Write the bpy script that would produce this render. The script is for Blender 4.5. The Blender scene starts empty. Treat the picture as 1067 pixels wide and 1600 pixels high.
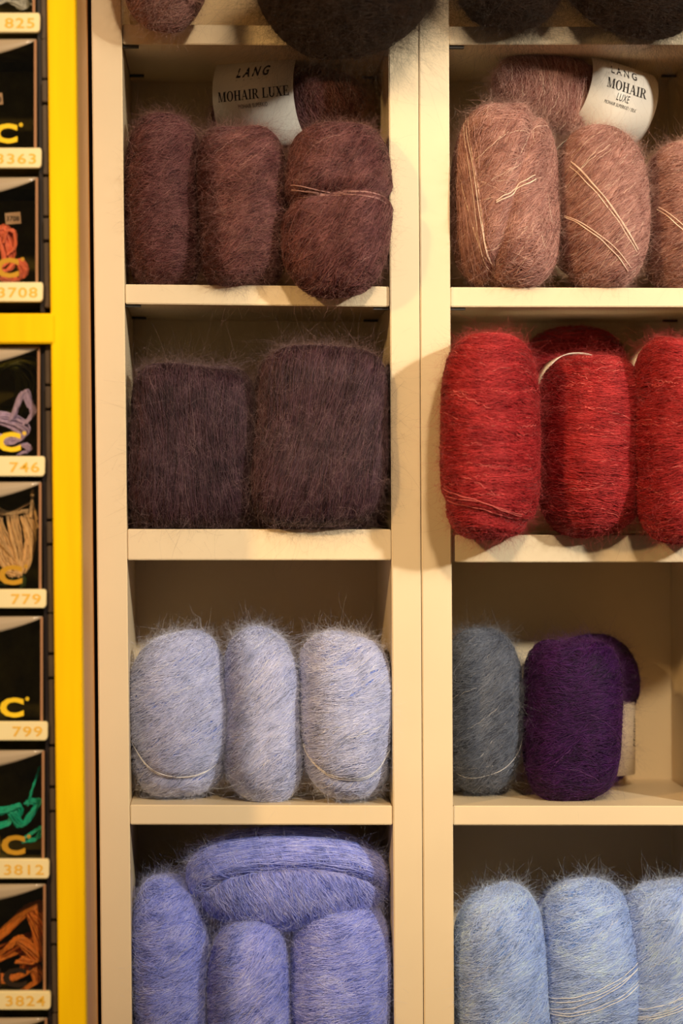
import bpy, bmesh, math
import numpy as np
from mathutils import Vector, Matrix, Euler

# ------------------------------------------------------------------ camera
F, CX, CY, D = 3780.0, 533.5, 800.0, 1.89          # focal length in pixels, image centre, camera distance
YAW = math.atan(188.5 / F); PITCH = math.atan(32.0 / F)
scene = bpy.context.scene
COL = scene.collection
cam_data = bpy.data.cameras.new('camera')
cam_data.sensor_fit = 'HORIZONTAL'; cam_data.sensor_width = 24.0
cam_data.lens = F / 1067.0 * 24.0
cam_data.clip_start = 0.05; cam_data.clip_end = 30
cam_data.dof.use_dof = True; cam_data.dof.focus_distance = 1.90; cam_data.dof.aperture_fstop = 4.0
cam = bpy.data.objects.new('camera', cam_data); COL.objects.link(cam)
cam.location = (0, -D, 0); cam.rotation_euler = Euler((math.pi / 2 - PITCH, 0, -YAW), 'XYZ')
scene.camera = cam
RM = np.array(cam.rotation_euler.to_matrix())

# ------------------------------------------------------------------ world, lights, exposure
w = bpy.data.worlds.new('world'); scene.world = w; w.use_nodes = True
w.node_tree.nodes['Background'].inputs[0].default_value = (1.0, 0.80, 0.55, 1)
w.node_tree.nodes['Background'].inputs[1].default_value = 0.085
def spot(name, loc, target, power, color, radius, size, blend=0.6):
    l = bpy.data.lights.new(name, 'SPOT'); l.energy = power; l.color = color
    l.shadow_soft_size = radius; l.spot_size = math.radians(size); l.spot_blend = blend
    o = bpy.data.objects.new(name, l); COL.objects.link(o); o.location = loc
    o.rotation_euler = (Vector(target) - Vector(loc)).to_track_quat('-Z', 'Y').to_euler()
    return o
spot('ceiling_spot_right', (1.38, -1.65, 0.68), (0.40, 0, 0.16), 148, (1.0, 0.93, 0.80), 0.045, 38, 1.0)
spot('ceiling_spot_left', (-1.15, -1.50, 0.78), (-0.14, 0, -0.12), 78, (1.0, 0.63, 0.27), 0.05, 70, 0.9)
spot('ceiling_spot_middle', (0.35, -1.75, 0.98), (0.14, 0, -0.12), 80, (1.0, 0.77, 0.51), 0.06, 58, 1.0)
vs = scene.view_settings
vs.view_transform = 'Standard'; vs.look = 'None'; vs.gamma = 1.0; vs.use_curve_mapping = False
vs.exposure = 0.18

# ------------------------------------------------------------------ helpers
rng = np.random.default_rng(7)
def at(px, py, Y=0.0):
    r = RM @ np.array([(px - CX) / F, -(py - CY) / F, -1.0])
    t = (Y + D) / r[1]
    return np.array([r[0] * t, Y, r[2] * t])
def pxs(Y=0.0): return (D + Y) / F                      # metres per pixel at depth Y

def link(o, parent=None):
    COL.objects.link(o)
    if parent is not None:
        o.parent = parent
        if parent.parent is None: o.matrix_parent_inverse = Matrix.Translation(-Vector(parent.location))
        else: o.matrix_parent_inverse = Matrix.Identity(4)
    return o
def tag(o, label=None, cat=None, group=None, kind=None):
    for k, v in (('label', label), ('category', cat), ('group', group), ('kind', kind)):
        if v: o[k] = v
    return o
def empty(name, loc):
    o = bpy.data.objects.new(name, None); o.empty_display_size = 0.02
    o.location = tuple(float(v) for v in loc); COL.objects.link(o); return o
def mesh_obj(name, verts, faces, mat, parent=None, smooth=False):
    me = bpy.data.meshes.new(name); me.from_pydata([tuple(map(float, v)) for v in verts], [], faces); me.update()
    if smooth: me.polygons.foreach_set('use_smooth', [True] * len(me.polygons))
    if mat: me.materials.append(mat)
    return link(bpy.data.objects.new(name, me), parent)
def bm_obj(name, bm, mat, parent=None, smooth=False):
    me = bpy.data.meshes.new(name); bmesh.ops.recalc_face_normals(bm, faces=bm.faces); bm.to_mesh(me); bm.free()
    if smooth: me.polygons.foreach_set('use_smooth', [True] * len(me.polygons))
    me.materials.append(mat)
    return link(bpy.data.objects.new(name, me), parent)
def add_prism(bm, pts, y0, y1, bevel=0.0, taper=None):
    """a polygon in the X-Z plane (list of (x, z)) drawn out from depth y0 to y1"""
    f = [bm.verts.new((p[0], y0, p[1])) for p in pts]; b = [bm.verts.new((p[0], y1, p[1])) for p in pts]
    n = len(pts); fs = [bm.faces.new(f), bm.faces.new(b[::-1])]
    for i in range(n): fs.append(bm.faces.new((f[i], b[i], b[(i + 1) % n], f[(i + 1) % n])))
    if bevel:
        es = list({e for fc in fs for e in fc.edges})
        bmesh.ops.bevel(bm, geom=es, offset=bevel, segments=2, affect='EDGES', clamp_overlap=True)
def xz(px, py, Y): p = at(px, py, Y); return (p[0], p[2])
def board(name, quad, y0, y1, mat, parent, yref=0.0, bevel=0.0008):
    bm = bmesh.new(); add_prism(bm, [xz(x, y, yref) for x, y in quad], y0, y1, bevel)
    return bm_obj(name, bm, mat, parent)
def rect(x0, y0, x1, y1): return [(x0, y0), (x1, y0), (x1, y1), (x0, y1)]

# ------------------------------------------------------------------ materials
def nodes(name):
    m = bpy.data.materials.new(name); m.use_nodes = True
    nt = m.node_tree; return m, nt, nt.nodes['Principled BSDF']
def plain(name, c, rough=0.5, spec=0.5, noise=0.0, nscale=20, bump=0.0, bscale=200, coat=0.0):
    m, nt, b = nodes(name)
    b.inputs['Base Color'].default_value = (*c, 1); b.inputs['Roughness'].default_value = rough
    b.inputs['Specular IOR Level'].default_value = spec; b.inputs['Coat Weight'].default_value = coat
    tc = nt.nodes.new('ShaderNodeTexCoord')
    if noise:
        n = nt.nodes.new('ShaderNodeTexNoise'); n.inputs['Scale'].default_value = nscale; n.inputs['Detail'].default_value = 5
        r = nt.nodes.new('ShaderNodeValToRGB')
        r.color_ramp.elements[0].position = 0.3; r.color_ramp.elements[1].position = 0.7
        r.color_ramp.elements[0].color = (*[v * (1 - noise) for v in c], 1); r.color_ramp.elements[1].color = (*[min(1, v * (1 + noise * .5)) for v in c], 1)
        nt.links.new(tc.outputs['Object'], n.inputs['Vector']); nt.links.new(n.outputs['Fac'], r.inputs['Fac']); nt.links.new(r.outputs['Color'], b.inputs['Base Color'])
    if bump:
        n2 = nt.nodes.new('ShaderNodeTexNoise'); n2.inputs['Scale'].default_value = bscale
        bp = nt.nodes.new('ShaderNodeBump'); bp.inputs['Strength'].default_value = bump; bp.inputs['Distance'].default_value = 0.001
        nt.links.new(tc.outputs['Object'], n2.inputs['Vector']); nt.links.new(n2.outputs['Fac'], bp.inputs['Height']); nt.links.new(bp.outputs['Normal'], b.inputs['Normal'])
    return m
def wood(name, c1, c2, rough=0.4, sx=60, sz=3):
    m, nt, b = nodes(name)
    tc = nt.nodes.new('ShaderNodeTexCoord'); mp = nt.nodes.new('ShaderNodeMapping'); mp.inputs['Scale'].default_value = (sx, sx, sz)
    n = nt.nodes.new('ShaderNodeTexNoise'); n.inputs['Scale'].default_value = 2.0; n.inputs['Detail'].default_value = 6
    r = nt.nodes.new('ShaderNodeValToRGB'); r.color_ramp.elements[0].position = .3; r.color_ramp.elements[1].position = .7
    r.color_ramp.elements[0].color = (*c1, 1); r.color_ramp.elements[1].color = (*c2, 1)
    nt.links.new(tc.outputs['Object'], mp.inputs['Vector']); nt.links.new(mp.outputs['Vector'], n.inputs['Vector'])
    nt.links.new(n.outputs['Fac'], r.inputs['Fac']); nt.links.new(r.outputs['Color'], b.inputs['Base Color'])
    b.inputs['Roughness'].default_value = rough
    return m
def yarn_core(name, c):
    m, nt, b = nodes(name)
    tc = nt.nodes.new('ShaderNodeTexCoord'); n = nt.nodes.new('ShaderNodeTexNoise')
    n.inputs['Scale'].default_value = 420; n.inputs['Detail'].default_value = 6; n.inputs['Roughness'].default_value = .7
    r = nt.nodes.new('ShaderNodeValToRGB'); r.color_ramp.elements[0].position = .35; r.color_ramp.elements[1].position = .68
    r.color_ramp.elements[0].color = (*[v * .55 for v in c], 1); r.color_ramp.elements[1].color = (*c, 1)
    bp = nt.nodes.new('ShaderNodeBump'); bp.inputs['Strength'].default_value = .7; bp.inputs['Distance'].default_value = .0012
    nt.links.new(tc.outputs['Object'], n.inputs['Vector']); nt.links.new(n.outputs['Fac'], r.inputs['Fac'])
    nt.links.new(r.outputs['Color'], b.inputs['Base Color']); nt.links.new(n.outputs['Fac'], bp.inputs['Height']); nt.links.new(bp.outputs['Normal'], b.inputs['Normal'])
    b.inputs['Roughness'].default_value = .9; b.inputs['Specular IOR Level'].default_value = .1
    b.inputs['Sheen Weight'].default_value = .3; b.inputs['Sheen Roughness'].default_value = .4
    return m
def yarn_hair(name, c0, c1, rough=.55, spec=.25):
    m, nt, b = nodes(name)
    h = nt.nodes.new('ShaderNodeHairInfo'); r = nt.nodes.new('ShaderNodeValToRGB')
    r.color_ramp.elements[0].color = (*[v * .6 for v in c0], 1); r.color_ramp.elements[1].color = (*[min(1.0, v * 1.18) for v in c1], 1)  # bright ramp end paints sheen streaks into some strands
    e = r.color_ramp.elements.new(.12); e.color = (*c0, 1); e = r.color_ramp.elements.new(.88); e.color = (*c1, 1)
    tc = nt.nodes.new('ShaderNodeTexCoord'); n = nt.nodes.new('ShaderNodeTexNoise'); n.inputs['Scale'].default_value = 70; n.inputs['Detail'].default_value = 3
    mr = nt.nodes.new('ShaderNodeMapRange'); mr.inputs['From Min'].default_value = .3; mr.inputs['From Max'].default_value = .7
    mr.inputs['To Min'].default_value = -.28; mr.inputs['To Max'].default_value = .28
    ad = nt.nodes.new('ShaderNodeMath'); ad.operation = 'ADD'; ad.use_clamp = True
    nt.links.new(tc.outputs['Object'], n.inputs['Vector']); nt.links.new(n.outputs['Fac'], mr.inputs['Value']); nt.links.new(mr.outputs['Result'], ad.inputs[0])
    nt.links.new(h.outputs['Random'], ad.inputs[1]); nt.links.new(ad.outputs['Value'], r.inputs['Fac']); nt.links.new(r.outputs['Color'], b.inputs['Base Color'])
    b.inputs['Roughness'].default_value = rough; b.inputs['Specular IOR Level'].default_value = spec
    return m
M_CREAM = plain('cream_laminate', (.82, .665, .44), .38, .45, noise=.05, nscale=9, bump=.03, bscale=60)
M_BACK = plain('cream_hardboard', (.82, .66, .42), .6, .3, noise=.06, nscale=14)
M_SLIT = plain('edge_band', (.60, .46, .28), .5)
M_PIN = plain('dark_shelf_pin', (.015, .012, .01), .5)
M_YEL = wood('yellow_paint', (.90, .56, .0), (1.0, .66, .0), .6, 40, 4)
M_YEL.node_tree.nodes['Principled BSDF'].inputs['Specular IOR Level'].default_value = .12
M_YSIDE = wood('stained_wood', (.58, .27, .075), (.72, .36, .11), .5, 50, 3)
M_BLACK = plain('black_plastic', (.018, .012, .014), .35, .5)
M_RAILP = plain('smoky_plastic', (.085, .06, .042), .35, .5, noise=.2, nscale=40)
M_TAN = plain('painted_lit_pane_edge', (.38, .20, .11), .3, .5)  # tan paints the light caught by the clear pane's edge
M_LIP = plain('lip_painted_reflection', (.42, .34, .25), .18, .6, coat=.4)  # opaque beige paints the bright reflection on the clear bowed plastic
M_STRIP = plain('cream_label_strip', (.88, .77, .46), .5, .3, noise=.03)
M_NUM = plain('ochre_ink', (.85, .50, .06), .7, .1)
M_LOGOY = plain('yellow_ink', (.85, .58, .02), .6, .2)
M_LOGOO = plain('ochre_logo_ink', (.50, .27, .02), .6, .2)
M_LOGOB = plain('black_logo_ink', (.02, .012, .008), .6, .2)
M_PAPER = plain('white_paper', (.82, .76, .66), .45, .4, noise=.03, nscale=30)
M_INK = plain('black_ink', (.025, .02, .018), .7, .1)
M_GREYINK = plain('grey_ink', (.42, .36, .30), .7, .1)
M_WALL = plain('dark_wall', (.10, .06, .035), .8)
M_FLOOR = wood('brown_floor', (.16, .09, .05), (.24, .14, .08), .5, 3, 20)
M_INNER = plain('dark_green_card', (.15, .13, .03), .7, .2, noise=.5, nscale=60)
m, nt, b = nodes('clear_pane')
tr = nt.nodes.new('ShaderNodeBsdfTransparent'); gl = nt.nodes.new('ShaderNodeBsdfGlossy'); gl.inputs['Roughness'].default_value = .05
fr = nt.nodes.new('ShaderNodeFresnel'); fr.inputs['IOR'].default_value = 1.35; mx = nt.nodes.new('ShaderNodeMixShader')
tr.inputs['Color'].default_value = (.96, .94, .90, 1)
nt.links.new(fr.outputs['Fac'], mx.inputs['Fac']); nt.links.new(tr.outputs['BSDF'], mx.inputs[1]); nt.links.new(gl.outputs['BSDF'], mx.inputs[2])
nt.links.new(mx.outputs['Shader'], nt.nodes['Material Output'].inputs['Surface'])
M_PANE = m

# ------------------------------------------------------------------ structure
FLOOR_Z = -1.15
def struct_box(name, lo, hi, mat):
    bm = bmesh.new(); add_prism(bm, [(lo[0], lo[2]), (hi[0], lo[2]), (hi[0], hi[2]), (lo[0], hi[2])], lo[1], hi[1])
    return tag(bm_obj(name, bm, mat), kind='structure')
struct_box('wall_back', (-2.5, .215, FLOOR_Z), (2.5, .25, 1.4), M_WALL)
struct_box('floor', (-2.5, -3.2, FLOOR_Z - .03), (2.5, .25, FLOOR_Z), M_FLOOR)

# ------------------------------------------------------------------ bookcases
DEPTH = 0.18
def lerp_edge(x0, y0, x1, y1): return lambda y: x0 + (x1 - x0) * (y - y0) / (y1 - y0)
E0 = lerp_edge(143, 50, 158, 1550)      # left bookcase, outer left edge
E1 = lerp_edge(190.8, 75, 205.3, 1550)  # its left panel's inner edge
E2 = lerp_edge(607.4, 120, 615.7, 1540)
E3 = lerp_edge(653.6, 120, 661.0, 1540)
E4 = lerp_edge(654.8, 120, 662.2, 1540)
E5 = lerp_edge(701.8, 120, 709.2, 1540)
E6 = lambda y: E5(y) + 408
E7 = lambda y: E6(y) + 48
YT, YB = -420, 3060
def panel(name, ea, eb, parent):
    return board(name, [(ea(YT), YT), (eb(YT), YT), (eb(YB), YB), (ea(YB), YB)], 0, DEPTH, M_CREAM, parent)
def bookcase(label, ea, eb, ec, ed, shelves, side):
    c = at((ea(768) + ed(768)) / 2, 768, 0)
    root = tag(empty('bookcase', (c[0], DEPTH / 2, FLOOR_Z)), label, 'bookcase', 'cream bookcases side by side')
    panel('side_panel', ea, eb, root); panel('side_panel', ec, ed, root)
    board('back_panel', [(eb(YT) - 6, YT), (ec(YT) + 6, YT), (ec(YB) + 6, YB), (eb(YB) - 6, YB)], DEPTH - .0005, DEPTH + .005, M_BACK, root, bevel=0)
    board('top_panel', [(eb(YT), YT), (ec(YT), YT), (ec(YT), YT + 40), (eb(YT), YT + 40)], .0, DEPTH - .001, M_CREAM, root)
    for (yl0, yl1, yr0, yr1, inset, pins) in shelves:
        q = [(eb(yl0) + .6, yl0), (ec(yr0) - .6, yr0), (ec(yr1) - .6, yr1), (eb(yl1) + .6, yl1)]
        s = board('shelf', q, inset, DEPTH - .001, M_CREAM, root, bevel=.0007)
        if pins:
            for (xe, yy, sg) in ((eb(yl1), yl1, 1), (ec(yr1), yr1, -1)):
                for yd in (.008, .140):
                    a = at(xe + sg * 1.0, yy + 1.0, 0); bm = bmesh.new()
                    add_prism(bm, [(a[0], a[2]), (a[0] + sg * .012, a[2]), (a[0] + sg * .012, a[2] - .0016), (a[0], a[2] - .0016)], yd, yd + .005)
                    bm_obj('shelf_pin', bm, M_PIN, root)
    return root
SH_L = [(36, 67, 40, 70, .004, True), (443.5, 474, 447, 478.5, .004, True), (826.8, 875, 827.2, 875, .0, False),
        (1258, 1289, 1259.3, 1289.5, .002, False), (1695, 1728, 1696, 1729, .002, False), (2130, 2165, 2130, 2165, .002, False), (2560, 2600, 2560, 2600, .002, False)]
SH_R = [(40, 68, 40, 68, .004, True), (448, 478.8, 449.5, 479, .004, True), (836, 878.5, 836, 878.5, .004, False),
        (1259.7, 1290, 1260, 1290.5, .003, False), (1697, 1729, 1697, 1729, .002, False), (2132, 2166, 2132, 2166, .002, False), (2560, 2600, 2560, 2600, .002, False)]
bookcase('narrow cream bookcase next to the yellow drawer cabinet, holding mauve and blue yarn', E0, E1, E2, E3, SH_L, 'l')
bookcase('cream bookcase on the right holding pink, red, purple and pale blue yarn', E4, E5, E6, E7, SH_R, 'r')

# floor heights (world z) of the compartments, at the front edge
def fz(y): return at(400, y, 0)[2] - 0.0003
ZL = [fz(37), at(300, 445, 0)[2], fz(827), fz(1258.6), fz(1695.5)]
ZR = [fz(40), at(880, 449, 0)[2], at(880, 836, 0)[2], at(880, 1260, 0)[2], at(880, 1697, 0)[2]]

# ------------------------------------------------------------------ yarn balls
ico = bmesh.new(); bmesh.ops.create_icosphere(ico, subdivisions=5, radius=1.0)
ico.verts.ensure_lookup_table()
ICO_V = np.array([v.co[:] for v in ico.verts]); ICO_F = [[v.index for v in f.verts] for f in ico.faces]; ico.free()
ICO_V /= np.linalg.norm(ICO_V, axis=1)[:, None]

def norm(v): return v / np.maximum(np.linalg.norm(v, axis=-1, keepdims=True), 1e-9)
class Shape:
    def __init__(s, centre, half, p=2.5, pz=None, rot=None, lean=0, taper=0, shx=0, sag=0, creases=(), seed=0, bump=.04, edge=0.0):
        s.c = np.array(centre, float); s.h = np.array(half, float); s.p = p; s.pz = pz or p; s.R = np.array(Euler(rot or (0, 0, 0)).to_matrix())
        s.lean, s.taper, s.shx, s.sag, s.cr, s.edge = lean, taper, shx, sag, creases, edge
        r = np.random.default_rng(seed + 100); s.k = r.normal(0, 2.2, (6, 3)); s.ph = r.uniform(0, 6.28, 6); s.bump = bump
    def __call__(s, d):
        d = norm(d); a = np.abs(d)
        rxy = (a[:, 0] ** s.p + a[:, 1] ** s.p) ** (1 / s.p)
        r = (rxy ** s.pz + a[:, 2] ** s.pz) ** (-1 / s.pz)
        f = np.ones(len(d))
        for k, ph in zip(s.k, s.ph): f += s.bump * .5 * np.sin(d @ k + ph)
        for (m, c0, wd, dp) in s.cr:
            m = np.array(m, float); m /= np.linalg.norm(m)
            f -= dp * np.exp(-((d @ m - c0) / wd) ** 2)
        q = d * (r * f)[:, None] * s.h
        z = q[:, 2] / s.h[2]
        q[:, 0] *= 1 + s.taper * z
        q[:, 0] += s.lean * q[:, 2] + s.shx * q[:, 1]
        q = q @ s.R.T
        P = q + s.c
        if s.sag:
            t = np.clip((s.edge - P[:, 1]) / .035, 0, 1); low = np.clip(-z, 0, 1)
            P[:, 2] -= s.sag * t * t * (3 - 2 * t) * low
        return P
    def normal(s, d):
        u = norm(np.cross(d, np.array([.31, .17, .93]))); v = np.cross(d, u); e = 2e-3
        p = s(d); return norm(np.cross(s(d + e * u) - p, s(d + e * v) - p))

def hair_obj(name, P, rad, mat, parent):
    """P: (n, k, 3) points of n strands; rad: (n, k)"""
    n, k = P.shape[:2]
    hc = bpy.data.hair_curves.new(name); hc.add_curves([k] * n)
    hc.position_data.foreach_set('vector', P.reshape(-1).astype(np.float32))
    at_ = hc.attributes.get('radius') or hc.attributes.new('radius', 'FLOAT', 'POINT')
    at_.data.foreach_set('value', rad.reshape(-1).astype(np.float32))
    hc.materials.append(mat)
    o = link(bpy.data.objects.new(name, hc), parent); o['kind'] = 'stuff'; return o

def arcs(S, r, n, N, jit, k=14, span=(.5, 1.5), off=(-.97, .97), spread=1.7, lift=(0, .0009), wob=.00035, centre_front=None, clumps=0):
    if clumps:
        ci = r.integers(0, clumps, n)
        N = norm(np.array(N, float)[None] + r.normal(0, jit, (clumps, 3))[ci] + r.normal(0, jit * .13, (n, 3)))
        h = np.clip(r.uniform(off[0], off[1], clumps)[ci] + r.normal(0, .022, n), off[0], off[1])
    else:
        N = norm(np.array(N, float)[None] + r.normal(0, jit, (n, 3)))
        h = r.uniform(off[0], off[1], n)
    front = np.array([0, -1.0, .1]) if centre_front is None else np.array(centre_front, float)
    front = S.R.T @ front
    u = norm(front[None] - (N @ front)[:, None] * N); v = np.cross(N, u)
    mid = r.uniform(-spread, spread, n) if not clumps else r.uniform(-spread, spread, clumps)[ci] + r.normal(0, .25, n); L = r.uniform(*span, n)
    t = np.linspace(-.5, .5, k)[None]
    phi = mid[:, None] + L[:, None] * t
    rad = np.sqrt(1 - h * h)[:, None]
    d = h[:, None, None] * N[:, None] + (rad * np.cos(phi))[..., None] * u[:, None] + (rad * np.sin(phi))[..., None] * v[:, None]
    d = norm(d); fd = d.reshape(-1, 3); P = S(fd); Nn = S.normal(fd)
    ph = r.uniform(0, 6.28, (n, 2, 1)); fr = r.uniform(1.5, 5, (n, 2, 1))
    wv = np.sin(fr * 6.28 * (t[None] + .5) + ph)      # (n,2,k)
    lf = r.uniform(*lift, n)[:, None] + wob * wv[:, 0]
    if clumps: lf = lf + r.uniform(0, .0008, clumps)[ci][:, None]
    P = P + Nn * lf.reshape(-1)[:, None]
    bt = norm(np.cross(Nn, norm(np.gradient(P.reshape(n, k, 3), axis=1).reshape(-1, 3))))
    P = P + bt * (wob * 1.6 * wv[:, 1]).reshape(-1)[:, None]
    return P.reshape(n, k, 3)

def fuzz(S, r, n, N, length, k=6, out=.55, allround=.35):
    d = norm(r.normal(0, 1, (int(n * 2.2), 3)))
    wd = d @ S.R.T
    keep = (wd[:, 1] < .25) | (r.uniform(0, 1, len(d)) < allround * .5)
    d = d[keep][:n]; n = len(d)
    P0 = S(d); Nn = S.normal(d)
    Nw = S.R @ norm(np.array(N, float))
    tang = norm(np.cross(np.broadcast_to(Nw, Nn.shape), Nn)) * np.where(r.uniform(0, 1, n) < .5, 1, -1)[:, None]
    g = r.normal(0, 1, (n, 3)); g = g - .6 * np.sum(g * Nn, 1)[:, None] * Nn
    tang = norm(tang * .8 + norm(np.cross(Nn, r.normal(0, 1, (n, 3)))) * .6)
    dirv = norm(tang * .8 + Nn * (out * r.uniform(.0, 1.1, n))[:, None] + g * .45)
    L = np.minimum(r.exponential(length, n) + length * .3, length * 3.0)
    bend = r.normal(0, .8, (n, 3)) - Nn * .35
    bend[:, 2] -= .1
    t = np.linspace(0, 1, k)[None, :, None]
    P = P0[:, None] + Nn[:, None] * .0003 + L[:, None, None] * (dirv[:, None] * t + bend[:, None] * t * t * .6)
    cur = r.normal(0, 1, (n, 1, 3)) * np.sin(t * r.uniform(2, 9, (n, 1, 1))) * L[:, None, None] * .16
    P = P + cur * t
    # do not dive below the surface
    return P

PAL = {}
def palette(key, core, s0, s1, f0, f1, loose):
    PAL[key] = (yarn_core(key + '_yarn_core', core), yarn_hair(key + '_yarn_strand', s0, s1), yarn_hair(key + '_yarn_fuzz', f0, f1, .45, .4), yarn_hair(key + '_loose_yarn', loose, tuple(min(1, v * 1.15) for v in loose)))
palette('mauve', (.065, .017, .018), (.078, .022, .024), (.185, .070, .070), (.12, .042, .042), (.38, .20, .17), (.36, .19, .17))
palette('rose', (.16, .062, .055), (.18, .075, .065), (.40, .20, .17), (.28, .13, .11), (.60, .40, .33), (.55, .36, .30))
palette('plum', (.024, .009, .014), (.028, .011, .017), (.082, .038, .052), (.055, .026, .034), (.30, .19, .19), (.22, .13, .14))
palette('pink', (.28, .105, .085), (.32, .13, .105), (.52, .28, .23), (.40, .18, .145), (.70, .45, .37), (.85, .62, .48))
palette('red', (.24, .005, .008), (.28, .008, .011), (.47, .034, .036), (.33, .013, .018), (.54, .08, .075), (.68, .14, .12))
palette('powder', (.19, .31, .90), (.45, .50, .78), (.60, .63, .86), (.50, .55, .80), (.80, .82, .95), (.93, .91, .92))
palette('slate', (.05, .065, .11), (.085, .10, .145), (.155, .175, .225), (.105, .118, .155), (.27, .28, .32), (.46, .45, .45))
palette('purple', (.013, .0012, .030), (.016, .0013, .032), (.042, .005, .072), (.026, .004, .044), (.11, .03, .15), (.20, .08, .25))
palette('cornflower', (.09, .16, .85), (.22, .29, .88), (.45, .50, 1.0), (.31, .37, .88), (.68, .71, 1.0), (.55, .56, .72))
palette('sky', (.16, .38, 1.0), (.38, .55, 1.0), (.54, .69, 1.0), (.44, .59, 1.0), (.72, .82, 1.0), (.85, .88, .94))
palette('brown', (.010, .004, .0015), (.010, .004, .002), (.024, .010, .004), (.014, .006, .0025), (.036, .016, .007), (.1, .05, .03))  # near-black: shade on the overhanging balls is put into the yarn colour

ACCENT = {'red': 56, 'pink': 50, 'powder': 40, 'sky': 30, 'cornflower': 30, 'mauve': 16, 'plum': 10, 'slate': 14, 'purple': 8}
def ball(pal, label, group, box, zfloor, yc, depth, N=(0, 0, 1), jit=.16, ns=3600, nf=19000, flen=.0058, loose=(), bottom=None, seed=1, frac=1.015, srad=.0002, out=.42, extra=(), fwd=-.018, **kw):
    x0, y0, x1, y1 = box; yc = yc + fwd
    s = pxs(yc); top = at((x0 + x1) / 2, y0, yc)
    zb = zfloor if zfloor is not None else at((x0 + x1) / 2, y1, yc)[2]
    zc = (top[2] + zb) / 2; half = [(x1 - x0) / 2 * s * frac, depth, (top[2] - zb) / 2 * (1.0 if zfloor is not None else frac)]
    zc = zb + half[2] * 1.0 + .0004
    return ball_at(pal, label, group, (top[0], yc, zc), half, zb, N, jit, ns, nf, flen, loose, seed, srad, out, extra, **kw)
def ball_at(pal, label, group, c, half, zb, N, jit, ns, nf, flen, loose, seed, srad=.0002, out=.55, extra=(), **kw):
    S = Shape(c, half, seed=seed, **kw); r = np.random.default_rng(seed)
    root = tag(empty('yarn_ball', (c[0], c[1], zb)), label, 'yarn ball', group)
    mc, ms, mf, ml = PAL[pal]
    mesh_obj('wound_core', S(ICO_V), ICO_F, mc, root, smooth=True)
    P = np.concatenate([arcs(S, r, ns // 2, N, jit), arcs(S, r, ns - ns // 2, N, jit * .8, clumps=max(24, ns // 16), span=(.7, 1.5))])
    for (EN, ej, en, eoff) in extra: P = np.concatenate([P, arcs(S, r, en, EN, ej, off=eoff, lift=(.0006, .0018), span=(.7, 1.6))])
    rad = srad * r.uniform(.6, 1.25, (len(P), 1)) * np.ones((1, P.shape[1]))
    hair_obj('wound_strands', P, rad, ms, root)
    Pf = fuzz(S, r, nf, N, flen, out=out); k = Pf.shape[1]
    rf = np.linspace(1, .35, k)[None] * r.uniform(.00002, .000048, (len(Pf), 1))
    hair_obj('fuzz', Pf, rf, mf, root)
    na = ACCENT.get(pal, 0)
    if na and nf > 8000:
        PA = arcs(S, r, na, N, jit * .9, k=22, span=(.35, 1.1), spread=1.2, lift=(.0006, .0014), wob=.0004 if pal == 'red' else .0002)
        hair_obj('loose_strand', PA, (.0002 if pal == 'red' else .00014) * r.uniform(.6, 1.2, (na, 1)) * np.ones((1, 22)), ml, root)
    for (LN, off, a0, a1, cnt, rr) in loose:
        PP = []
        for i in range(cnt):
            q = arcs(S, r, 1, LN, .02, k=24, span=(a1 - a0, a1 - a0 + .01), off=(off + .03 * i - .001, off + .03 * i + .001), spread=1e-4, lift=(.0012, .002), wob=.00016)
            PP.append(q)
        PP = np.concatenate(PP)
        hair_obj('loose_strand', PP, np.full(PP.shape[:2], rr), ml, root)
    return root, S

def tilt(deg, fwd=0):    # strand-plane normal for lines that climb to the right by deg degrees
    a = math.radians(deg); return (-math.sin(a), fwd, math.cos(a))

G = 'dark mauve balls on the top left shelf'
ball('mauve', 'dark mauve mohair ball at the left wall of the top left shelf', G, (196, 178, 318, 443), ZL[1], .045, .062, tilt(12), .22, seed=11, fwd=.002, p=2.6, pz=3.0, taper=-.03)
ball('mauve', 'dark mauve mohair ball in the middle of its row of three', G, (312, 206, 446, 445), ZL[1], .048, .062, tilt(14), .24, seed=12, p=2.8, pz=3.4, flen=.008)
ball('mauve', 'bulging dark mauve mohair ball with a pinched waist, sagging over the shelf edge', G, (440, 203, 610, 466), ZL[1], .002, .058, tilt(22), .35, seed=13, fwd=0, p=2.5, pz=3.0, sag=.014, edge=.012,
     creases=(((-.08, .1, 1), .02, .09, .15), ((.1, 0, 1), .45, .12, .03)), extra=((tilt(40), .2, 400, (-.6, .1)),), loose=((tilt(-4), .03, -.9, .9, 4, .00035),))
G = 'plum balls on the second left shelf'
ball('plum', 'squat dark plum mohair ball with flat top, left of the two on its shelf', G, (209, 574, 395, 826), ZL[2], .050, .060, (1, 0, .1), .16, seed=21, fwd=.002, p=4.5, pz=5.5, flen=.009, bump=.03)
ball('plum', 'taller dark plum mohair ball leaning right, touching the bookcase wall', G, (398, 552, 598, 826), ZL[2], .050, .060, (1, 0, -.28), .16, seed=22, p=4.0, pz=5.0, lean=.06, flen=.009, bump=.035)
ball('plum', 'dark plum mohair ball hidden in shade behind the leaning one', G, (450, 590, 606, 820), ZL[2], .150, .024, (1, 0, 0), .2, ns=400, nf=3500, seed=23, fwd=0, p=3, pz=3)
G = 'powder blue balls on the third left shelf'
ball('powder', 'powder blue mohair ball with a double loose strand around it, against the left wall', G, (203, 990, 361, 1256), ZL[3], .058, .056, tilt(20), .13, seed=31, fwd=.002, p=2.3, pz=2.5, lean=-.02,
     creases=(((.07, -.73, 1), -.06, .07, .05),), loose=((tilt(-4, -.73), -.03, -1.35, 1.35, 2, .0003),))
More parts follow.
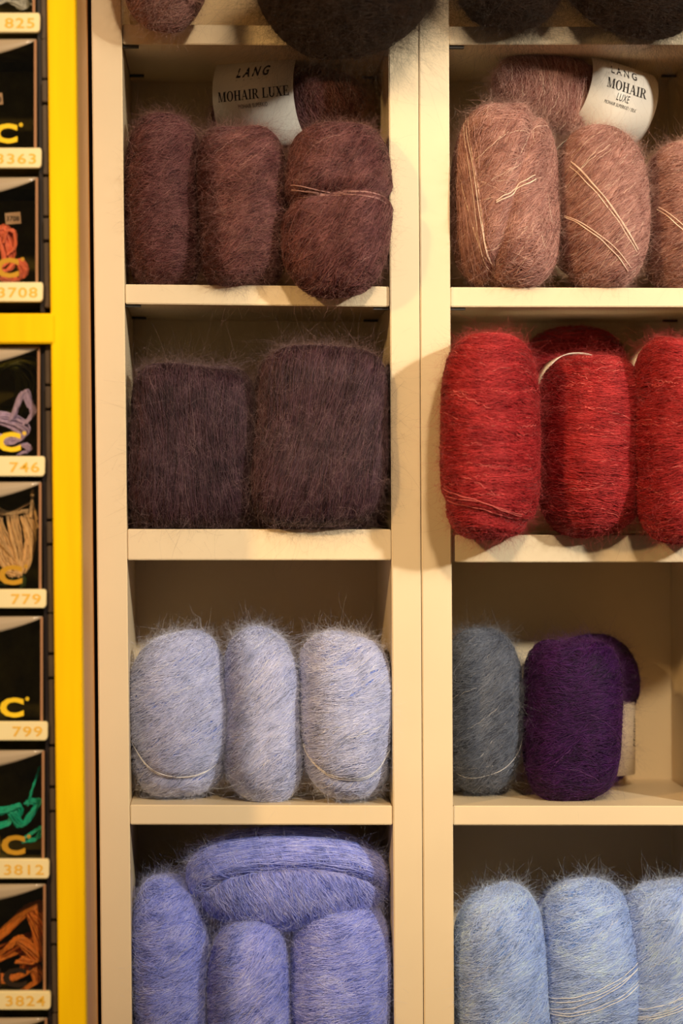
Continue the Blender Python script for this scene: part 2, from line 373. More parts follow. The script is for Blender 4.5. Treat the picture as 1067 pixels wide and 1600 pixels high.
ball('powder', 'narrow powder blue mohair ball squeezed between two others', G, (346, 990, 471, 1256), ZL[3], .072, .056, tilt(24), .15, seed=32, p=2.5, pz=2.8, loose=((tilt(0, -.3), -.72, -1.2, 1.2, 3, .0003),))
ball('powder', 'powder blue mohair ball with a triple loose strand around its lower end', G, (469, 987, 612, 1256), ZL[3], .060, .056, tilt(13), .13, seed=33, p=2.5, pz=2.7,
     creases=(((.07, -.73, 1), -.06, .07, .05),), loose=((tilt(-3, -.73), -.06, -1.35, 1.35, 3, .0003),))
G = 'cornflower blue balls on the bottom left shelf'
ball('cornflower', 'cornflower blue mohair ball standing at the left wall of the bottom shelf', G, (207, 1378, 330, 1690), ZL[4], .050, .056, tilt(14), .18, seed=41, fwd=.002, p=2.4, pz=2.6, lean=-.04)
ball('cornflower', 'short cornflower blue mohair ball under the lying one', G, (328, 1428, 452, 1690), ZL[4], .052, .056, tilt(22), .18, seed=42, p=2.5, pz=2.8)
ball('cornflower', 'broad cornflower blue mohair ball at the right of the bottom left shelf', G, (452, 1412, 612, 1690), ZL[4], .056, .056, tilt(10), .15, seed=43, p=2.4, pz=2.6)
cc = at(448, 1375, .045)
ball_at('cornflower', 'cornflower blue mohair ball lying on top of three standing ones', G, (cc[0], .045, cc[2]), (.080, .050, .040), cc[2] - .04, (1, .1, .30), .14, 3000, 18000, .007, (), 44, extra=(((-.1, .75, .65), .07, 900, (-.30, .6)),), p=2.2, pz=2.2, rot=(0, math.radians(2), 0),
        creases=(((-.1, .75, .65), -.38, .06, .27),))
G = 'dusty pink balls on the top right shelf'
ball('pink', 'dusty pink mohair ball with a long loose strand hanging across its front', G, (705, 171, 872, 448), ZR[1], .045, .060, tilt(28), .42, seed=51, p=2.3, pz=2.6, taper=-.02,
     creases=(((.9, -.1, -.4), .12, .10, .07),), extra=(((.95, -.25, .25), .06, 420, (-.75, -.32)),), loose=(((.95, -.25, .25), -.42, -1.25, 1.0, 4, .0003), ((.75, -.35, .55), -.42, -.3, 1.0, 1, .0005), (tilt(22), -.02, .2, .9, 2, .0004)))
ball('pink', 'dusty pink mohair ball with slanting strands, wrapped low in a white band', G, (864, 196, 1012, 448), ZR[1], .045, .060, tilt(28), .16, seed=52, p=2.2, pz=2.4,
     loose=((tilt(-38), -.12, -.9, .9, 3, .00035), (tilt(-25), -.52, -.9, .9, 2, .00035)))
ball('pink', 'dusty pink mohair ball cut off by the right edge of the picture', G, (1004, 222, 1150, 448), ZR[1], .055, .060, tilt(18), .18, seed=53, p=2.3, pz=2.5, loose=((tilt(-35), -.45, -1.1, .5, 2, .00035),))
G = 'red balls on the second right shelf'
root_red_a, S_ra = ball('red', 'tall red mohair ball bulging out over the edge of its shelf', G, (694, 526, 842, 846), ZR[2], -.008, .062, tilt(-2), .10, seed=61, p=2.4, pz=3.6, shx=.20, sag=.002,
     creases=(((.12, 0, 1), -.66, .05, .05), ((-.1, .1, 1), .10, .03, .012), ((0, .1, 1), .33, .03, .012)), bump=.015, loose=((tilt(-8), -.62, -1.0, .9, 3, .0003),))
root_red_b, S_rb = ball('red', 'red mohair ball in the middle with a white paper band over its shoulder', G, (842, 566, 1012, 838), ZR[2], .030, .060, tilt(-3), .12, seed=62, p=2.4, pz=3.0, sag=.0,
     creases=(((.1, .1, 1), -.15, .04, .02),))
root_red_c, S_rc = ball('red', 'red mohair ball cut off by the right edge of the picture', G, (990, 530, 1140, 848), ZR[2], -.004, .062, tilt(3), .12, seed=63, p=2.4, pz=3.2, sag=.002,
     creases=(((0, .1, 1), -.38, .05, .05),))
ball('red', 'red mohair ball in deep shade behind the front row', G, (800, 512, 980, 640), at(880, 700, .135)[2], .135, .036, tilt(5), .25, ns=600, nf=6000, seed=64, fwd=0, p=2.3, pz=2.2)
G = 'balls on the third right shelf'
ball('slate', 'slate grey-blue mohair ball half hidden by the bookcase upright', G, (690, 984, 812, 1240), ZR[3], .085, .055, tilt(20), .14, seed=71, fwd=0, p=2.5, pz=2.8, loose=((tilt(8, -.5), -.20, -1.2, 1.2, 1, .0003),))
ball('purple', 'deep purple mohair ball standing in front of another purple one', G, (822, 1004, 966, 1248), ZR[3], .062, .046, tilt(4), .30, seed=72, fwd=0, p=3.2, pz=4.2, bump=.025, srad=.0003)
S_pb = ball('purple', 'deep purple mohair ball with a white band, peeking out behind another purple one', G, (850, 992, 1000, 1244), ZR[3], .138, .030, tilt(10), .25, ns=1400, nf=6000, seed=73, fwd=0, p=2.6, pz=2.8,
     creases=(((0, 0, 1), -.2, .30, .34),))[1]
G = 'sky blue balls on the bottom right shelf'
ball('sky', 'sky blue mohair ball at the left of the bottom right shelf', G, (709, 1386, 856, 1697), ZR[4], .050, .056, tilt(18), .18, seed=81, p=2.4, pz=3.0, lean=-.05)
ball('sky', 'sky blue mohair ball in the middle with a pale bundle of loose strands', G, (834, 1384, 1002, 1697), ZR[4], .056, .056, tilt(14), .18, seed=82, p=2.4, pz=3.0, lean=-.04, loose=((tilt(14, -.2), .10, -.9, 1.0, 5, .00032),))
ball('sky', 'sky blue mohair ball cut off by the right edge of the picture', G, (968, 1385, 1116, 1697), ZR[4], .050, .056, tilt(22), .18, seed=83, p=2.4, pz=3.0, loose=((tilt(14, -.2), .04, -1.1, .9, 5, .00032),))
ball('cornflower', 'dark blue mohair ball in shade behind the sky blue ones', G, (825, 1366, 1010, 1690), ZR[4], .145, .030, tilt(10), .2, ns=400, nf=5000, seed=84, fwd=0, p=2.4, pz=2.4)
G = 'balls overhanging from the shelf above'
ball('rose', 'rose mohair ball on the shelf above, its underside showing at the top left', G, (188, -190, 326, 52), ZL[0], .010, .060, tilt(14), .3, seed=91, p=2.3, pz=2.4, sag=.012)
ball('brown', 'dark brown mohair ball hanging over the shelf above with shade painted into its colour', G, (400, -215, 690, 40), ZL[0], -.050, .095, tilt(6), .3, seed=92, fwd=0, p=2.2, pz=2.2, sag=.032, flen=.016, nf=30000, out=.9)
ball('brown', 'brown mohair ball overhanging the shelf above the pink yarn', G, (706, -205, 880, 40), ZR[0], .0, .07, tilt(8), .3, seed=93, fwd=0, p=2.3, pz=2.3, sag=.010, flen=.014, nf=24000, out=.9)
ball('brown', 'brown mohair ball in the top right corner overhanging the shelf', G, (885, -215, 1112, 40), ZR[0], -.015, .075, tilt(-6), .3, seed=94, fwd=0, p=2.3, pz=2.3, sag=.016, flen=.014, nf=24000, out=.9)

# ------------------------------------------------------------------ lettering
def sans(body, shear=0.0, spacing=1.0, bold=0.0):
    cu = bpy.data.curves.new('text', 'FONT'); cu.body = body; cu.shear = shear; cu.space_character = spacing; cu.offset = bold; cu.resolution_u = 3
    o = bpy.data.objects.new('text', cu); COL.objects.link(o)
    dg = bpy.context.evaluated_depsgraph_get(); me = bpy.data.meshes.new_from_object(o.evaluated_get(dg))
    V = np.array([v.co[:2] for v in me.vertices]); Fc = [list(p.vertices) for p in me.polygons]
    bpy.data.objects.remove(o); bpy.data.meshes.remove(me); bpy.data.curves.remove(cu)
    V -= V.min(0); V /= V[:, 1].max()
    return V, Fc
def serif(body):
    V, Fc = [], []; x = 0.0
    T, t, s = .19, .065, .055
    def quad(a, b, c, d): n = len(V); V.extend([a, b, c, d]); Fc.append([n, n + 1, n + 2, n + 3])
    def rc(x0, y0, x1, y1):
        k = max(1, int((y1 - y0) / .3))
        for i in range(k): quad((x + x0, y0 + (y1 - y0) * i / k), (x + x1, y0 + (y1 - y0) * i / k), (x + x1, y0 + (y1 - y0) * (i + 1) / k), (x + x0, y0 + (y1 - y0) * (i + 1) / k))
    def diag(b0, b1, t0, t1, y0=0, y1=1):
        for i in range(3):
            f, g = i / 3, (i + 1) / 3; Lp = lambda p, q, u: x + p + (q - p) * u
            quad((Lp(b0, t0, f), y0 + (y1 - y0) * f), (Lp(b1, t1, f), y0 + (y1 - y0) * f), (Lp(b1, t1, g), y0 + (y1 - y0) * g), (Lp(b0, t0, g), y0 + (y1 - y0) * g))
    def ring(cx, cy, rx, ry, tx, ty, a0, a1, k=20):
        for i in range(k):
            A, B = [math.radians(a0 + (a1 - a0) * j / k) for j in (i, i + 1)]
            quad((x + cx + rx * math.cos(A), cy + ry * math.sin(A)), (x + cx + rx * math.cos(B), cy + ry * math.sin(B)),
                 (x + cx + (rx - tx) * math.cos(B), cy + (ry - ty) * math.sin(B)), (x + cx + (rx - tx) * math.cos(A), cy + (ry - ty) * math.sin(A)))
    def sf(x0, x1, y): rc(x0, y, x1, y + s)
    for ch in body:
        if ch == 'M':
            rc(.12, 0, .12 + t, 1); diag(.42, .52, .10, .30); diag(.46, .52, .80, .86); rc(.78, 0, .78 + T, 1); sf(0, .30, 0); sf(.02, .3, 1 - s); sf(.68, 1.08, 0); sf(.78, 1.08, 1 - s); x += 1.16
        elif ch == 'O': ring(.42, .5, .42, .52, T, t, 0, 360, 28); x += .92
        elif ch == 'H':
            rc(.1, 0, .1 + T, 1); rc(.62, 0, .62 + T, 1); rc(.1, .47, .7, .47 + t)
            for y in (0, 1 - s): sf(0, .39, y); sf(.52, .91, y)
            x += .98
        elif ch == 'A':
            diag(.08, .14, .38, .46); diag(.60, .80, .34, .50); rc(.22, .30, .62, .30 + t); sf(0, .26, 0); sf(.52, .90, 0); x += .93
        elif ch == 'I': rc(.1, 0, .1 + T, 1); sf(0, .39, 0); sf(0, .39, 1 - s); x += .46
        elif ch == 'R':
            rc(.1, 0, .1 + T, 1); sf(0, .39, 0); rc(0, 1 - s, .42, 1); rc(.25, .46, .44, .46 + t); ring(.42, .73, .30, .27, T, t, -90, 90, 14); diag(.66, .86, .36, .54, 0, .48); sf(.66, .92, 0); x += .96
        elif ch == 'L': rc(.1, 0, .1 + T, 1); sf(0, .39, 1 - s); rc(0, 0, .74, t); rc(.68, 0, .75, .30); x += .82
        elif ch == 'U':
            rc(.1, .34, .1 + T, 1); rc(.70, .34, .70 + t, 1); ring(.4325, .34, .3325, .36, T * .8, t * 1.6, 180, 360, 16); sf(0, .39, 1 - s); sf(.58, .88, 1 - s); x += .95
        elif ch == 'X':
            diag(.58, .80, .08, .30); diag(.08, .15, .62, .69); sf(0, .28, 0); sf(.50, .88, 0); sf(0, .38, 1 - s); sf(.54, .82, 1 - s); x += .92
        elif ch == 'E':
            rc(.1, 0, .1 + T, 1); rc(0, 0, .74, t); rc(0, 1 - t, .70, 1); rc(.2, .47, .52, .47 + t); rc(.68, 0, .75, .28); rc(.64, .74, .71, 1); rc(.47, .36, .53, .64); x += .84
        else: x += .34
    return np.array(V), Fc

def tube_band(name, C, e1, e2, e3, rv, rd, half_len, parent, mat=M_PAPER, exp=2.0, thick=.0005, nseg=56):
    """paper band around an axis e1; returns a map (u along, v up round the front) -> point"""
    C, e1, e2, e3 = (np.array(v, float) for v in (C, e1, e2, e3))
    def prof(th):
        c, s_ = math.cos(th), math.sin(th); return (math.copysign(abs(c) ** (2 / exp), c) * rd, math.copysign(abs(s_) ** (2 / exp), s_) * rv)
    V, Fc = [], []
    for i in range(nseg):
        th = 2 * math.pi * i / nseg; a, b_ = prof(th)
        for (u, k) in ((-half_len, 1), (half_len, 1), (half_len, 1 - thick / rv), (-half_len, 1 - thick / rv)):
            V.append(C + e1 * u + (e3 * a + e2 * b_) * k)
    for i in range(nseg):
        j = (i + 1) % nseg
        for q in range(4): r = (q + 1) % 4; Fc.append([4 * i + q, 4 * i + r, 4 * j + r, 4 * j + q])
    o = mesh_obj(name, V, Fc, mat, parent, smooth=False)
    for i, p in enumerate(o.data.polygons): p.use_smooth = (i % 4 in (0, 2))
    def mp(u, v, lift=.00025):
        th = v / ((rv + rd) / 2); a, b_ = prof(th)
        n = e3 * math.cos(th) + e2 * math.sin(th); return C + e1 * u + e3 * a + e2 * b_ + n * lift
    return o, mp
def print_on(name, mp, V, Fc, u0, v0, width, height, mat, parent):
    V = np.array(V); sx = width / V[:, 0].max()
    o = mesh_obj(name, [mp(u0 + p[0] * sx, v0 + p[1] * height) for p in V], Fc, mat, None)
    o.parent = parent
    return o
def frame_from(axis, up=(0, 0, 1)):
    e1 = norm(np.array(axis, float)); e3 = norm(np.cross(e1, np.array(up, float)))   # towards the camera for axis = +x
    e2 = np.cross(e3, e1); e2 = e2 if e2[2] > 0 else -e2
    if e3[1] > 0: e3 = -e3
    return e1, e2, e3
def rot_from(e1, e3): # local x = e1, local y = -e3 (away from camera), local z = up
    Rm = Matrix((e1, -e3, np.cross(e1, -e3))).transposed(); return tuple(Rm.to_euler())

# mauve ball lying behind, with its label to the front
e1, e2, e3 = frame_from((1, -.40, .05))
yb = .105; sc_ = pxs(yb); c = at(455, 168, yb)
rootA, _ = ball_at('mauve', 'dark mauve mohair ball lying on the others, with a printed white label', 'dark mauve balls on the top left shelf', c, (.066, .031, .031), c[2] - .031, (1, 0, .1), .2, 900, 9000, .008, (), 14, p=2.4, pz=2.2, rot=rot_from(e1, e3))
cb = at(421, 157, yb - .0)
band, mp = tube_band('paper_band', cb, e1, e2, e3, 72 * sc_, 74 * sc_, 66 * sc_, rootA)
u = sc_
V, Fc = sans('LANG', .28, 1.55, .028); print_on('printed_lettering', mp, V, Fc, -28 * u, 27 * u, 55 * u, 19 * u, M_INK, band)
V, Fc = sans('YARNS', .2, 4.0); print_on('printed_lettering', mp, V, Fc, -28 * u, 21 * u, 52 * u, 3.2 * u, M_GREYINK, band)
V, Fc = serif('MOHAIR LUXE'); print_on('printed_lettering', mp, V, Fc, -57 * u, -9 * u, 116 * u, 15.5 * u, M_INK, band)
V, Fc = sans('MOHAIR SUPERKID', .0, 1.05, .0); print_on('printed_lettering', mp, V, Fc, -25 * u, -22 * u, 48 * u, 6.5 * u, M_INK, band)

# pink ball lying on top, tilted, with its label to the right
e1, e2, e3 = frame_from((1, .30, -.26))
yb = .075; sc_ = pxs(yb); c = at(858, 144, yb)
rootB, _ = ball_at('pink', 'dusty pink mohair ball lying tilted on top, with a printed white label', 'dusty pink balls on the top right shelf', c, (.050, .031, .032), c[2] - .033, (1, .1, .12), .15, 1100, 11000, .006, (), 54, p=2.5, pz=2.2, rot=rot_from(e1, e3))
cb = at(946, 158, yb + .010)
band, mp = tube_band('paper_band', cb, e1, e2, e3, 61 * sc_, 66 * sc_, 58 * sc_, rootB)
u = sc_
V, Fc = sans('LANG', .1, 1.55, .012); print_on('printed_lettering', mp, V, Fc, -26 * u, 31 * u, 46 * u, 18 * u, M_INK, band)
V, Fc = serif('MOHAIR'); print_on('printed_lettering', mp, V, Fc, -32 * u, 4 * u, 70 * u, 17 * u, M_INK, band)
V, Fc = sans('LUXE', .12, 1.1, .0); print_on('printed_lettering', mp, V, Fc, -11 * u, -12 * u, 22 * u, 12 * u, M_INK, band)
V, Fc = sans('MOHAIR SUPERKID / SILK', .2, 1.05, .0); print_on('printed_lettering', mp, V, Fc, -29 * u, -22 * u, 56 * u, 5.5 * u, M_INK, band)

# bands seen edge-on around the standing balls (axis runs into the shelf)
def standing_band(parent, box, y0, y1, exp=2.4):
    ym = (y0 + y1) / 2; s = pxs(ym); c = at((box[0] + box[2]) / 2, (box[1] + box[3]) / 2, ym)
    return tube_band('paper_band', c, (0, 1, 0), (0, 0, 1), (1, 0, 0), (box[3] - box[1]) / 2 * s, (box[2] - box[0]) / 2 * s, (y1 - y0) / 2, parent, exp=exp, nseg=72)
o_, mp_ = standing_band(root_red_b, (829, 553, 962, 800), .046, .10)
def find(label_part):
    for o in COL.objects:
        if o.type == 'EMPTY' and label_part in o.get('label', ''): return o
standing_band(root_red_a, (722, 523, 828, 820), .06, .10, 2.2)
standing_band(root_red_c, (971, 533, 1095, 815), .05, .10)
standing_band(find('wrapped low in a white band'), (838, 215, 1000, 447), .030, .09)
root_p = find('peeking out behind another purple')
o_, mp_ = tube_band('paper_band', at(924, 1150, .138), (0, 0, 1), (0, -1, 0), (1, 0, 0), .0265, 68 * pxs(.138), 58 * pxs(.138), root_p, exp=2.6)
V, Fc = sans('Mohair', .2, 1.0, .0); print_on('printed_lettering', mp_, V, Fc, -.008, .010, .026, .006, M_INK, o_)

# ------------------------------------------------------------------ yellow drawer cabinet
YF = -0.16                                   # its front stands in front of the bookcases
G0 = lerp_edge(74, 0, 91.5, 1600); G1 = lerp_edge(117.5, 0, 134.5, 1600)
XL = -330
cab = tag(empty('drawer_cabinet', (at(-120, 768, YF)[0], YF / 2, FLOOR_Z)), 'bright yellow painted cabinet with clear floss drawers at the left edge', 'cabinet')
board('post', [(G0(YT), YT), (G1(YT), YT), (G1(3200), 3200), (G0(3200), 3200)], YF, YF + .022, M_YEL, cab, yref=YF, bevel=.001)
board('post', [(XL - 44, YT), (XL, YT), (XL, 3200), (XL - 44, 3200)], YF, YF + .022, M_YEL, cab, yref=YF, bevel=.001)
board('side_panel', [(G1(YT) - 26, YT), (G1(YT) - .4, YT), (G1(3200) - .4, 3200), (G1(3200) - 26, 3200)], YF + .0225, .012, M_YSIDE, cab, yref=YF, bevel=.001)
board('rail', [(XL, 490), (G0(513) + 6, 490), (G0(513) + 6, 536.5), (XL, 536.5)], YF - .0015, YF + .02, M_YEL, cab, yref=YF, bevel=.001)
board('back_panel', [(XL, YT), (G0(800), YT), (G0(800), 3200), (XL, 3200)], .0, .006, M_INNER, cab, yref=YF, bevel=0)
for (a, b_) in ((-160, 486), (540, 1800)):
    board('frame_post', [(G0(a) - 18, a), (G0(a) - 11, a), (G0(b_) - 11, b_), (G0(b_) - 18, b_)], YF + .012, -.02, M_BLACK, cab, yref=YF, bevel=0)
ROWS = [  # top, strip top, strip bottom, number, ink of the logo
    (-150, 20, 50, '825', M_LOGOY), (61, 231, 262, '3363', M_LOGOY), (277, 441, 471, '3708', M_LOGOO), (541, 713, 744, '746', M_LOGOY),
    (753, 921, 950, '779', M_LOGOO), (963, 1128, 1157, '799', M_LOGOY), (1172, 1343, 1373, '3812', M_LOGOO), (1381, 1550, 1578, '3824', M_LOGOB), (1590, 1762, 1792, '', M_LOGOB)]
NOTE = {'825': 'pale blue floss, cut by the top edge', '3363': 'dark green card, below the topmost one', '3708': 'coral floss', '746': 'lilac floss', '779': 'beige floss', '799': 'little but shade inside',
        '3812': 'teal floss', '3824': 'orange floss', '': 'no number in view, cut by the bottom edge'}
def flat(name, V, Fc, x0, ybase, wpx, hpx, Y, mat, parent):
    V = np.array(V); sx = wpx / V[:, 0].max()
    o = mesh_obj(name, [at(x0 + p[0] * sx, ybase - p[1] * hpx, Y) for p in V], Fc, mat, None); o.parent = parent; return o
DR = {}
for i, (yt, s0, s1, num, ink) in enumerate(ROWS):
    xr = G0((yt + s1) / 2) - 18.5            # right end of the clear drawer
    yd = YF + .010; base = at(xr - 150, s1, yd)
    bm = bmesh.new()                         # tray: bottom, two sides and a back
    L, Rr, T, B = at(XL + 12, yt, yd)[0], at(xr, yt, yd)[0], at(0, yt + 4, yd)[2], at(0, s1 - 1, yd)[2]
    for (p, ya, yb_) in (([(L, B), (Rr, B), (Rr, B + .002), (L, B + .002)], yd + .002, -.025), ([(L, B + .002), (L + .0015, B + .002), (L + .0015, T), (L, T)], yd + .002, -.025),
                         ([(Rr - .0015, B + .002), (Rr, B + .002), (Rr, T), (Rr - .0015, T)], yd + .002, -.025), ([(L, B + .002), (Rr, B + .002), (Rr, T), (L, T)], -.025, -.023)):
        add_prism(bm, p, ya, yb_)
    d = bm_obj('drawer', bm, M_INNER, cab); d['label'] = 'clear plastic drawer with ' + ((('number %s and ' % num) if num else '') + NOTE[num]); DR[num] = (d, xr, yt, s0, s1)
    board('pane', rect(XL + 12, yt + 1, xr - 4, s0), yd, yd + .0012, M_PANE, d, yref=yd, bevel=0)
    board('pane_edge', rect(xr - 4, yt + 1, xr, s0), yd - .001, yd + .002, M_TAN, d, yref=yd, bevel=.0003)
    # bowed lip along the drawer front; beige crescent stands in for its reflection
    bm = bmesh.new(); cols = 26; xs = np.linspace(XL + 14, xr - 1, cols); tt = np.linspace(-1, 1, cols)
    grid = []
    for x_, q in zip(xs, tt):
        dp = 2.5 + 34 * (1 - abs(q) ** 2.4)
        grid.append([bm.verts.new(at(x_, yt + dp * f, yd - .0006 - .006 * math.sin(math.pi * min(f, .5)) * (1 - q * q))) for f in (0, .12, .3, .55, .8, 1.0)])
    for a in range(cols - 1):
        for k in range(5): bm.faces.new((grid[a][k], grid[a + 1][k], grid[a + 1][k + 1], grid[a][k + 1]))
    lip = bm_obj('lip', bm, M_LIP, d, smooth=True)
    so = lip.modifiers.new('thickness', 'SOLIDIFY'); so.thickness = .0008
    st = board('label_strip', [(XL + 12, s0), (xr + 6, s0), (xr + 7.5, s0 + 4), (xr + 7, s1 - 4), (xr + 4, s1), (XL + 12, s1)], yd - .006, yd + .001, M_STRIP, d, yref=yd - .006, bevel=.0005)
    if num:
        V, Fc = sans(num, .0, 1.12, .01); wpx = 15.5 * len(num)
        flat('printed_number', V, Fc, xr - 1 - wpx, s1 - 6, wpx, 16, yd - .0063, M_NUM, d)
    if num not in ('825', ''):
        V, Fc = sans('DMC', .0, 1.05, .045); flat('printed_logo', V, Fc, xr - 30 - 120, s0 - 7, 120, 31, yd - .0004, ink, d)
        V, Fc = sans('o', .0, 1.0, .06); flat('registered_mark', V, Fc, xr - 30 + 2.5, s0 - 33, 6, 6, yd - .0004, ink, d)
    # rail blocks between drawer and yellow post
    a, b_ = yt - 4, s1 + 8; g = lambda y, o_: G0(y) - 11 + o_
    for (ya, yb_, dy) in ((a + 1, a + 62, .0), (a + 66, a + 100, -.002), (a + 104, b_, .0)):
        board('guide_rail', [(g(ya, 0.3), ya), (g(ya, 10.6), ya), (g(yb_, 10.6), yb_), (g(yb_, .3), yb_)], YF + .008 + dy, YF + .05, M_RAILP, cab, yref=YF, bevel=.0006)

# ------------------------------------------------------------------ floss skeins in the drawers
def floss_mat(name, c): return wood(name, tuple(v * .6 for v in c), c, .5, 300, 60)
FM = {'coral': floss_mat('coral_floss', (.95, .22, .12)), 'lilac': floss_mat('lilac_floss', (.55, .45, .85)), 'beige': floss_mat('beige_floss', (.95, .66, .36)),
      'teal': floss_mat('teal_floss', (.0, .60, .45)), 'orange': floss_mat('orange_floss', (1.0, .30, .03)), 'ice': floss_mat('ice_floss', (.55, .62, .72)), 'olive': floss_mat('olive_floss', (.16, .16, .01)), 'green': floss_mat('green_floss', (.04, .08, .015))}
def catmull(P, per=7, closed=False):
    P = np.array(P, float)
    Q = np.vstack([P[-1], P, P[0], P[1]]) if closed else np.vstack([2 * P[0] - P[1], P, 2 * P[-1] - P[-2]])
    out = []
    for i in range(len(Q) - 3):
        p0, p1, p2, p3 = Q[i:i + 4]
        for t in np.linspace(0, 1, per, endpoint=False):
            out.append(.5 * (2 * p1 + (p2 - p0) * t + (2 * p0 - 5 * p1 + 4 * p2 - p3) * t * t + (3 * p1 - p0 - 3 * p2 + p3) * t ** 3))
    if not closed: out.append(P[-1])
    return np.array(out)
def sweep(V, Fc, path, rad, sides=6, closed=False):
    n = len(path); tg = norm(np.gradient(path, axis=0)); up = np.array([.2, 1, .3]); base = len(V)
    for i in range(n):
        a = norm(np.cross(tg[i], up)); b_ = np.cross(tg[i], a)
        rr = rad[i] if hasattr(rad, '__len__') else rad
        for k in range(sides): th = 6.2832 * k / sides; V.append(path[i] + rr * (a * math.cos(th) + b_ * math.sin(th)))
    for i in range(n if closed else n - 1):
        j = (i + 1) % n
        for k in range(sides): l = (k + 1) % sides; Fc.append([base + i * sides + k, base + i * sides + l, base + j * sides + l, base + j * sides + k])
def skein(label, mat, paths, seed):
    """paths: list of (pixel points [(x, y, depth)], strands, bundle radius px, strand radius px, closed)"""
    r = np.random.default_rng(seed); pts = np.array([p for q in paths for p in q[0]])
    lo = at(pts[:, 0].mean(), pts[:, 1].max(), pts[:, 2].mean())
    root = tag(empty('floss_skein', lo), label, 'floss', 'embroidery floss skeins in the drawers')
    for (P, n, br, sr, closed) in paths:
        V, Fc = [], []; base = catmull([at(*p) for p in P], closed=closed); s = pxs(YF)
        n, sr = int(n * 2.2), sr * .6
        for i in range(n):
            a, q = r.uniform(0, 6.28), br * 1.15 * math.sqrt(r.uniform(0, 1)) * s
            ph = np.linspace(0, r.uniform(1.5, 3.5), len(base)) + a if not closed else np.full(len(base), a)
            off = np.stack([q * np.cos(ph), q * .7 * np.sin(ph), q * .6 * np.sin(ph + 1)], 1)
            sweep(V, Fc, base + off + r.normal(0, .0002, base.shape), sr * s, 6, closed)
        mesh_obj('strand_bundle', V, Fc, mat, root, smooth=True)
    return root
y1_ = -.128
skein('pale ice blue floss skein in the topmost drawer', FM['ice'], [([(-60, -5, y1_), (-10, 6, y1_), (20, -2, y1_), (44, 10, y1_), (30, -20, y1_)], 16, 9, 2.2, False)], 1)
skein('coral floss skein looped in the drawer numbered 3708', FM['coral'], [([(-70, 425, y1_), (-30, 395, y1_), (0, 356, y1_), (12, 395, y1_), (8, 412, y1_), (-30, 430, y1_)], 18, 10, 2.6, False),
      ([(6, 380, y1_ - .004), (10, 362, y1_ - .006), (22, 362, y1_ - .006), (24, 385, y1_ - .004), (12, 398, y1_ - .004)], 4, 2, 2.4, False),
      ([(-20, 426, y1_ - .004), (10, 424, y1_ - .004), (26, 408, y1_ - .004), (38, 424, y1_ - .004), (28, 438, y1_ - .004), (0, 432, y1_ - .004)], 12, 6, 2.4, False)], 2)
skein('lilac floss skein in the drawer numbered 746', FM['lilac'], [([(-70, 660, y1_), (-20, 650, y1_), (10, 655, y1_), (36, 672, y1_), (20, 690, y1_), (-30, 680, y1_)], 20, 11, 2.4, False),
      ([(18, 655, y1_ - .003), (30, 625, y1_ - .003), (38, 612, y1_ - .003), (46, 630, y1_ - .003), (52, 645, y1_ - .003), (40, 662, y1_ - .003)], 9, 5, 2.3, False), ([(20, 700, y1_), (38, 695, y1_), (46, 704, y1_), (30, 709, y1_)], 7, 4, 2.2, False)], 3)
skein('olive green floss behind the lilac skein', FM['olive'], [([(-60, 600, -.07), (-10, 580, -.07), (30, 560, -.07), (50, 585, -.07), (30, 640, -.07), (-30, 650, -.07)], 16, 22, 6, False)], 4)
skein('beige floss skein fanned out in the drawer numbered 779', FM['beige'], [([(-6, 820 - 12, y1_), (4, 850, y1_), (14, 880, y1_), (26, 896, y1_)], 14, 10, 2.4, False), ([(18, 803, y1_), (24, 850, y1_), (28, 885, y1_), (29, 898, y1_)], 16, 9, 2.4, False),
      ([(40, 803, y1_), (48, 840, y1_), (42, 878, y1_), (32, 898, y1_)], 16, 8, 2.4, False), ([(-8, 800, y1_), (20, 802, y1_), (46, 800, y1_), (56, 826, y1_)], 8, 4, 2.4, False),
      ([(48, 808, y1_ - .004), (50, 785, y1_ - .004), (52, 765, y1_ - .004), (50, 778, y1_ - .004), (58, 812, y1_ - .004)], 3, 2, 2.0, False), ([(-10, 788, y1_), (14, 800, y1_), (46, 786, y1_)], 2, 1.5, 2, False)], 5)
skein('dark green floss end under the beige skein', FM['green'], [([(-10, 916, y1_), (12, 912, y1_), (24, 900, y1_), (30, 900, y1_), (36, 905, y1_), (34, 918, y1_)], 8, 4, 1.8, False)], 6)
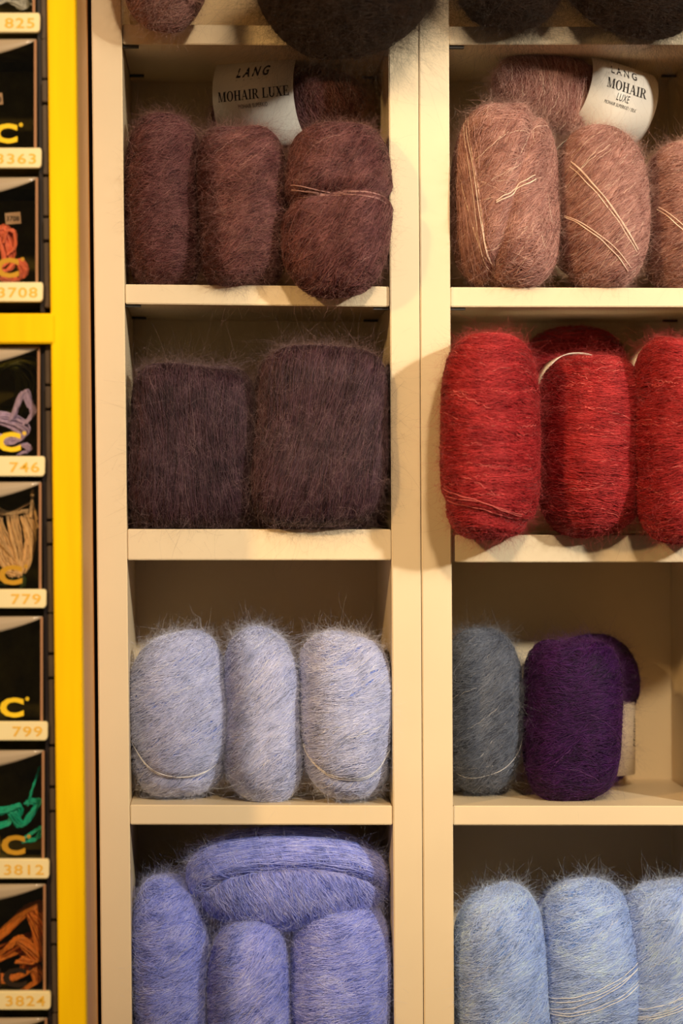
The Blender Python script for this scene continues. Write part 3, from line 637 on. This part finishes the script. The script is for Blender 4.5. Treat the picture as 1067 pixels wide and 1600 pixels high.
skein('teal floss skein in the drawer numbered 3812', FM['teal'], [([(-70, 1290, y1_), (-20, 1270, y1_), (10, 1266, y1_), (24, 1262, y1_), (20, 1282, y1_), (-20, 1296, y1_)], 18, 10, 2.4, False),
      ([(18, 1270, y1_ - .003), (34, 1290, y1_ - .003), (50, 1270, y1_ - .003), (60, 1254, y1_ - .003), (44, 1252, y1_ - .003)], 12, 6, 2.4, False), ([(38, 1310, y1_), (52, 1300, y1_), (64, 1294, y1_), (58, 1310, y1_), (40, 1314, y1_)], 10, 5, 2.4, False),
      ([(44, 1258, y1_ - .004), (50, 1235, y1_ - .004), (58, 1212, y1_ - .004), (61, 1198, y1_ - .004)], 3, 1.5, 1.8, False)], 7)
skein('orange floss skein filling the drawer numbered 3824', FM['orange'], [([(-70, 1530, y1_ + .01), (-20, 1500, y1_ + .01), (25, 1478, y1_ + .01), (55, 1470, y1_ + .01), (62, 1500, y1_ + .01)], 34, 26, 3.4, False), ([(-60, 1500, y1_), (-10, 1470, y1_), (25, 1438, y1_), (50, 1416, y1_), (64, 1432, y1_)], 22, 13, 2.8, False),
      ([(50, 1420, y1_ - .003), (60, 1450, y1_ - .003), (64, 1480, y1_ - .003), (60, 1500, y1_ - .003)], 18, 9, 2.6, False), ([(14, 1480, y1_ - .006), (28, 1466, y1_ - .006), (44, 1480, y1_ - .006), (58, 1500, y1_ - .006), (30, 1500, y1_ - .006)], 14, 7, 2.4, False),
      ([(-40, 1520, y1_), (10, 1530, y1_), (40, 1520, y1_), (52, 1512, y1_), (60, 1530, y1_), (40, 1545, y1_)], 18, 8, 2.6, False)], 8)
# small number stickers inside the drawers
for (x, y, txt, key) in ((20, 341, '3708', '3708'), (-8, 155, '3363', '3363')):
    d = DR[key][0]; st = board('number_sticker', [(x - 12.5, y - 8), (x + 11.5, y - 10), (x + 13, y + 8), (x - 11, y + 10)], -.1325, -.132, plain('dull_sticker', (.36, .24, .16), .6), d, yref=-.1325, bevel=0)
    V, Fc = sans(txt, .0, 1.0, .02); flat('printed_number', V, Fc, x - 10, y + 4.5, 20, 8, -.1327, M_INK, d)
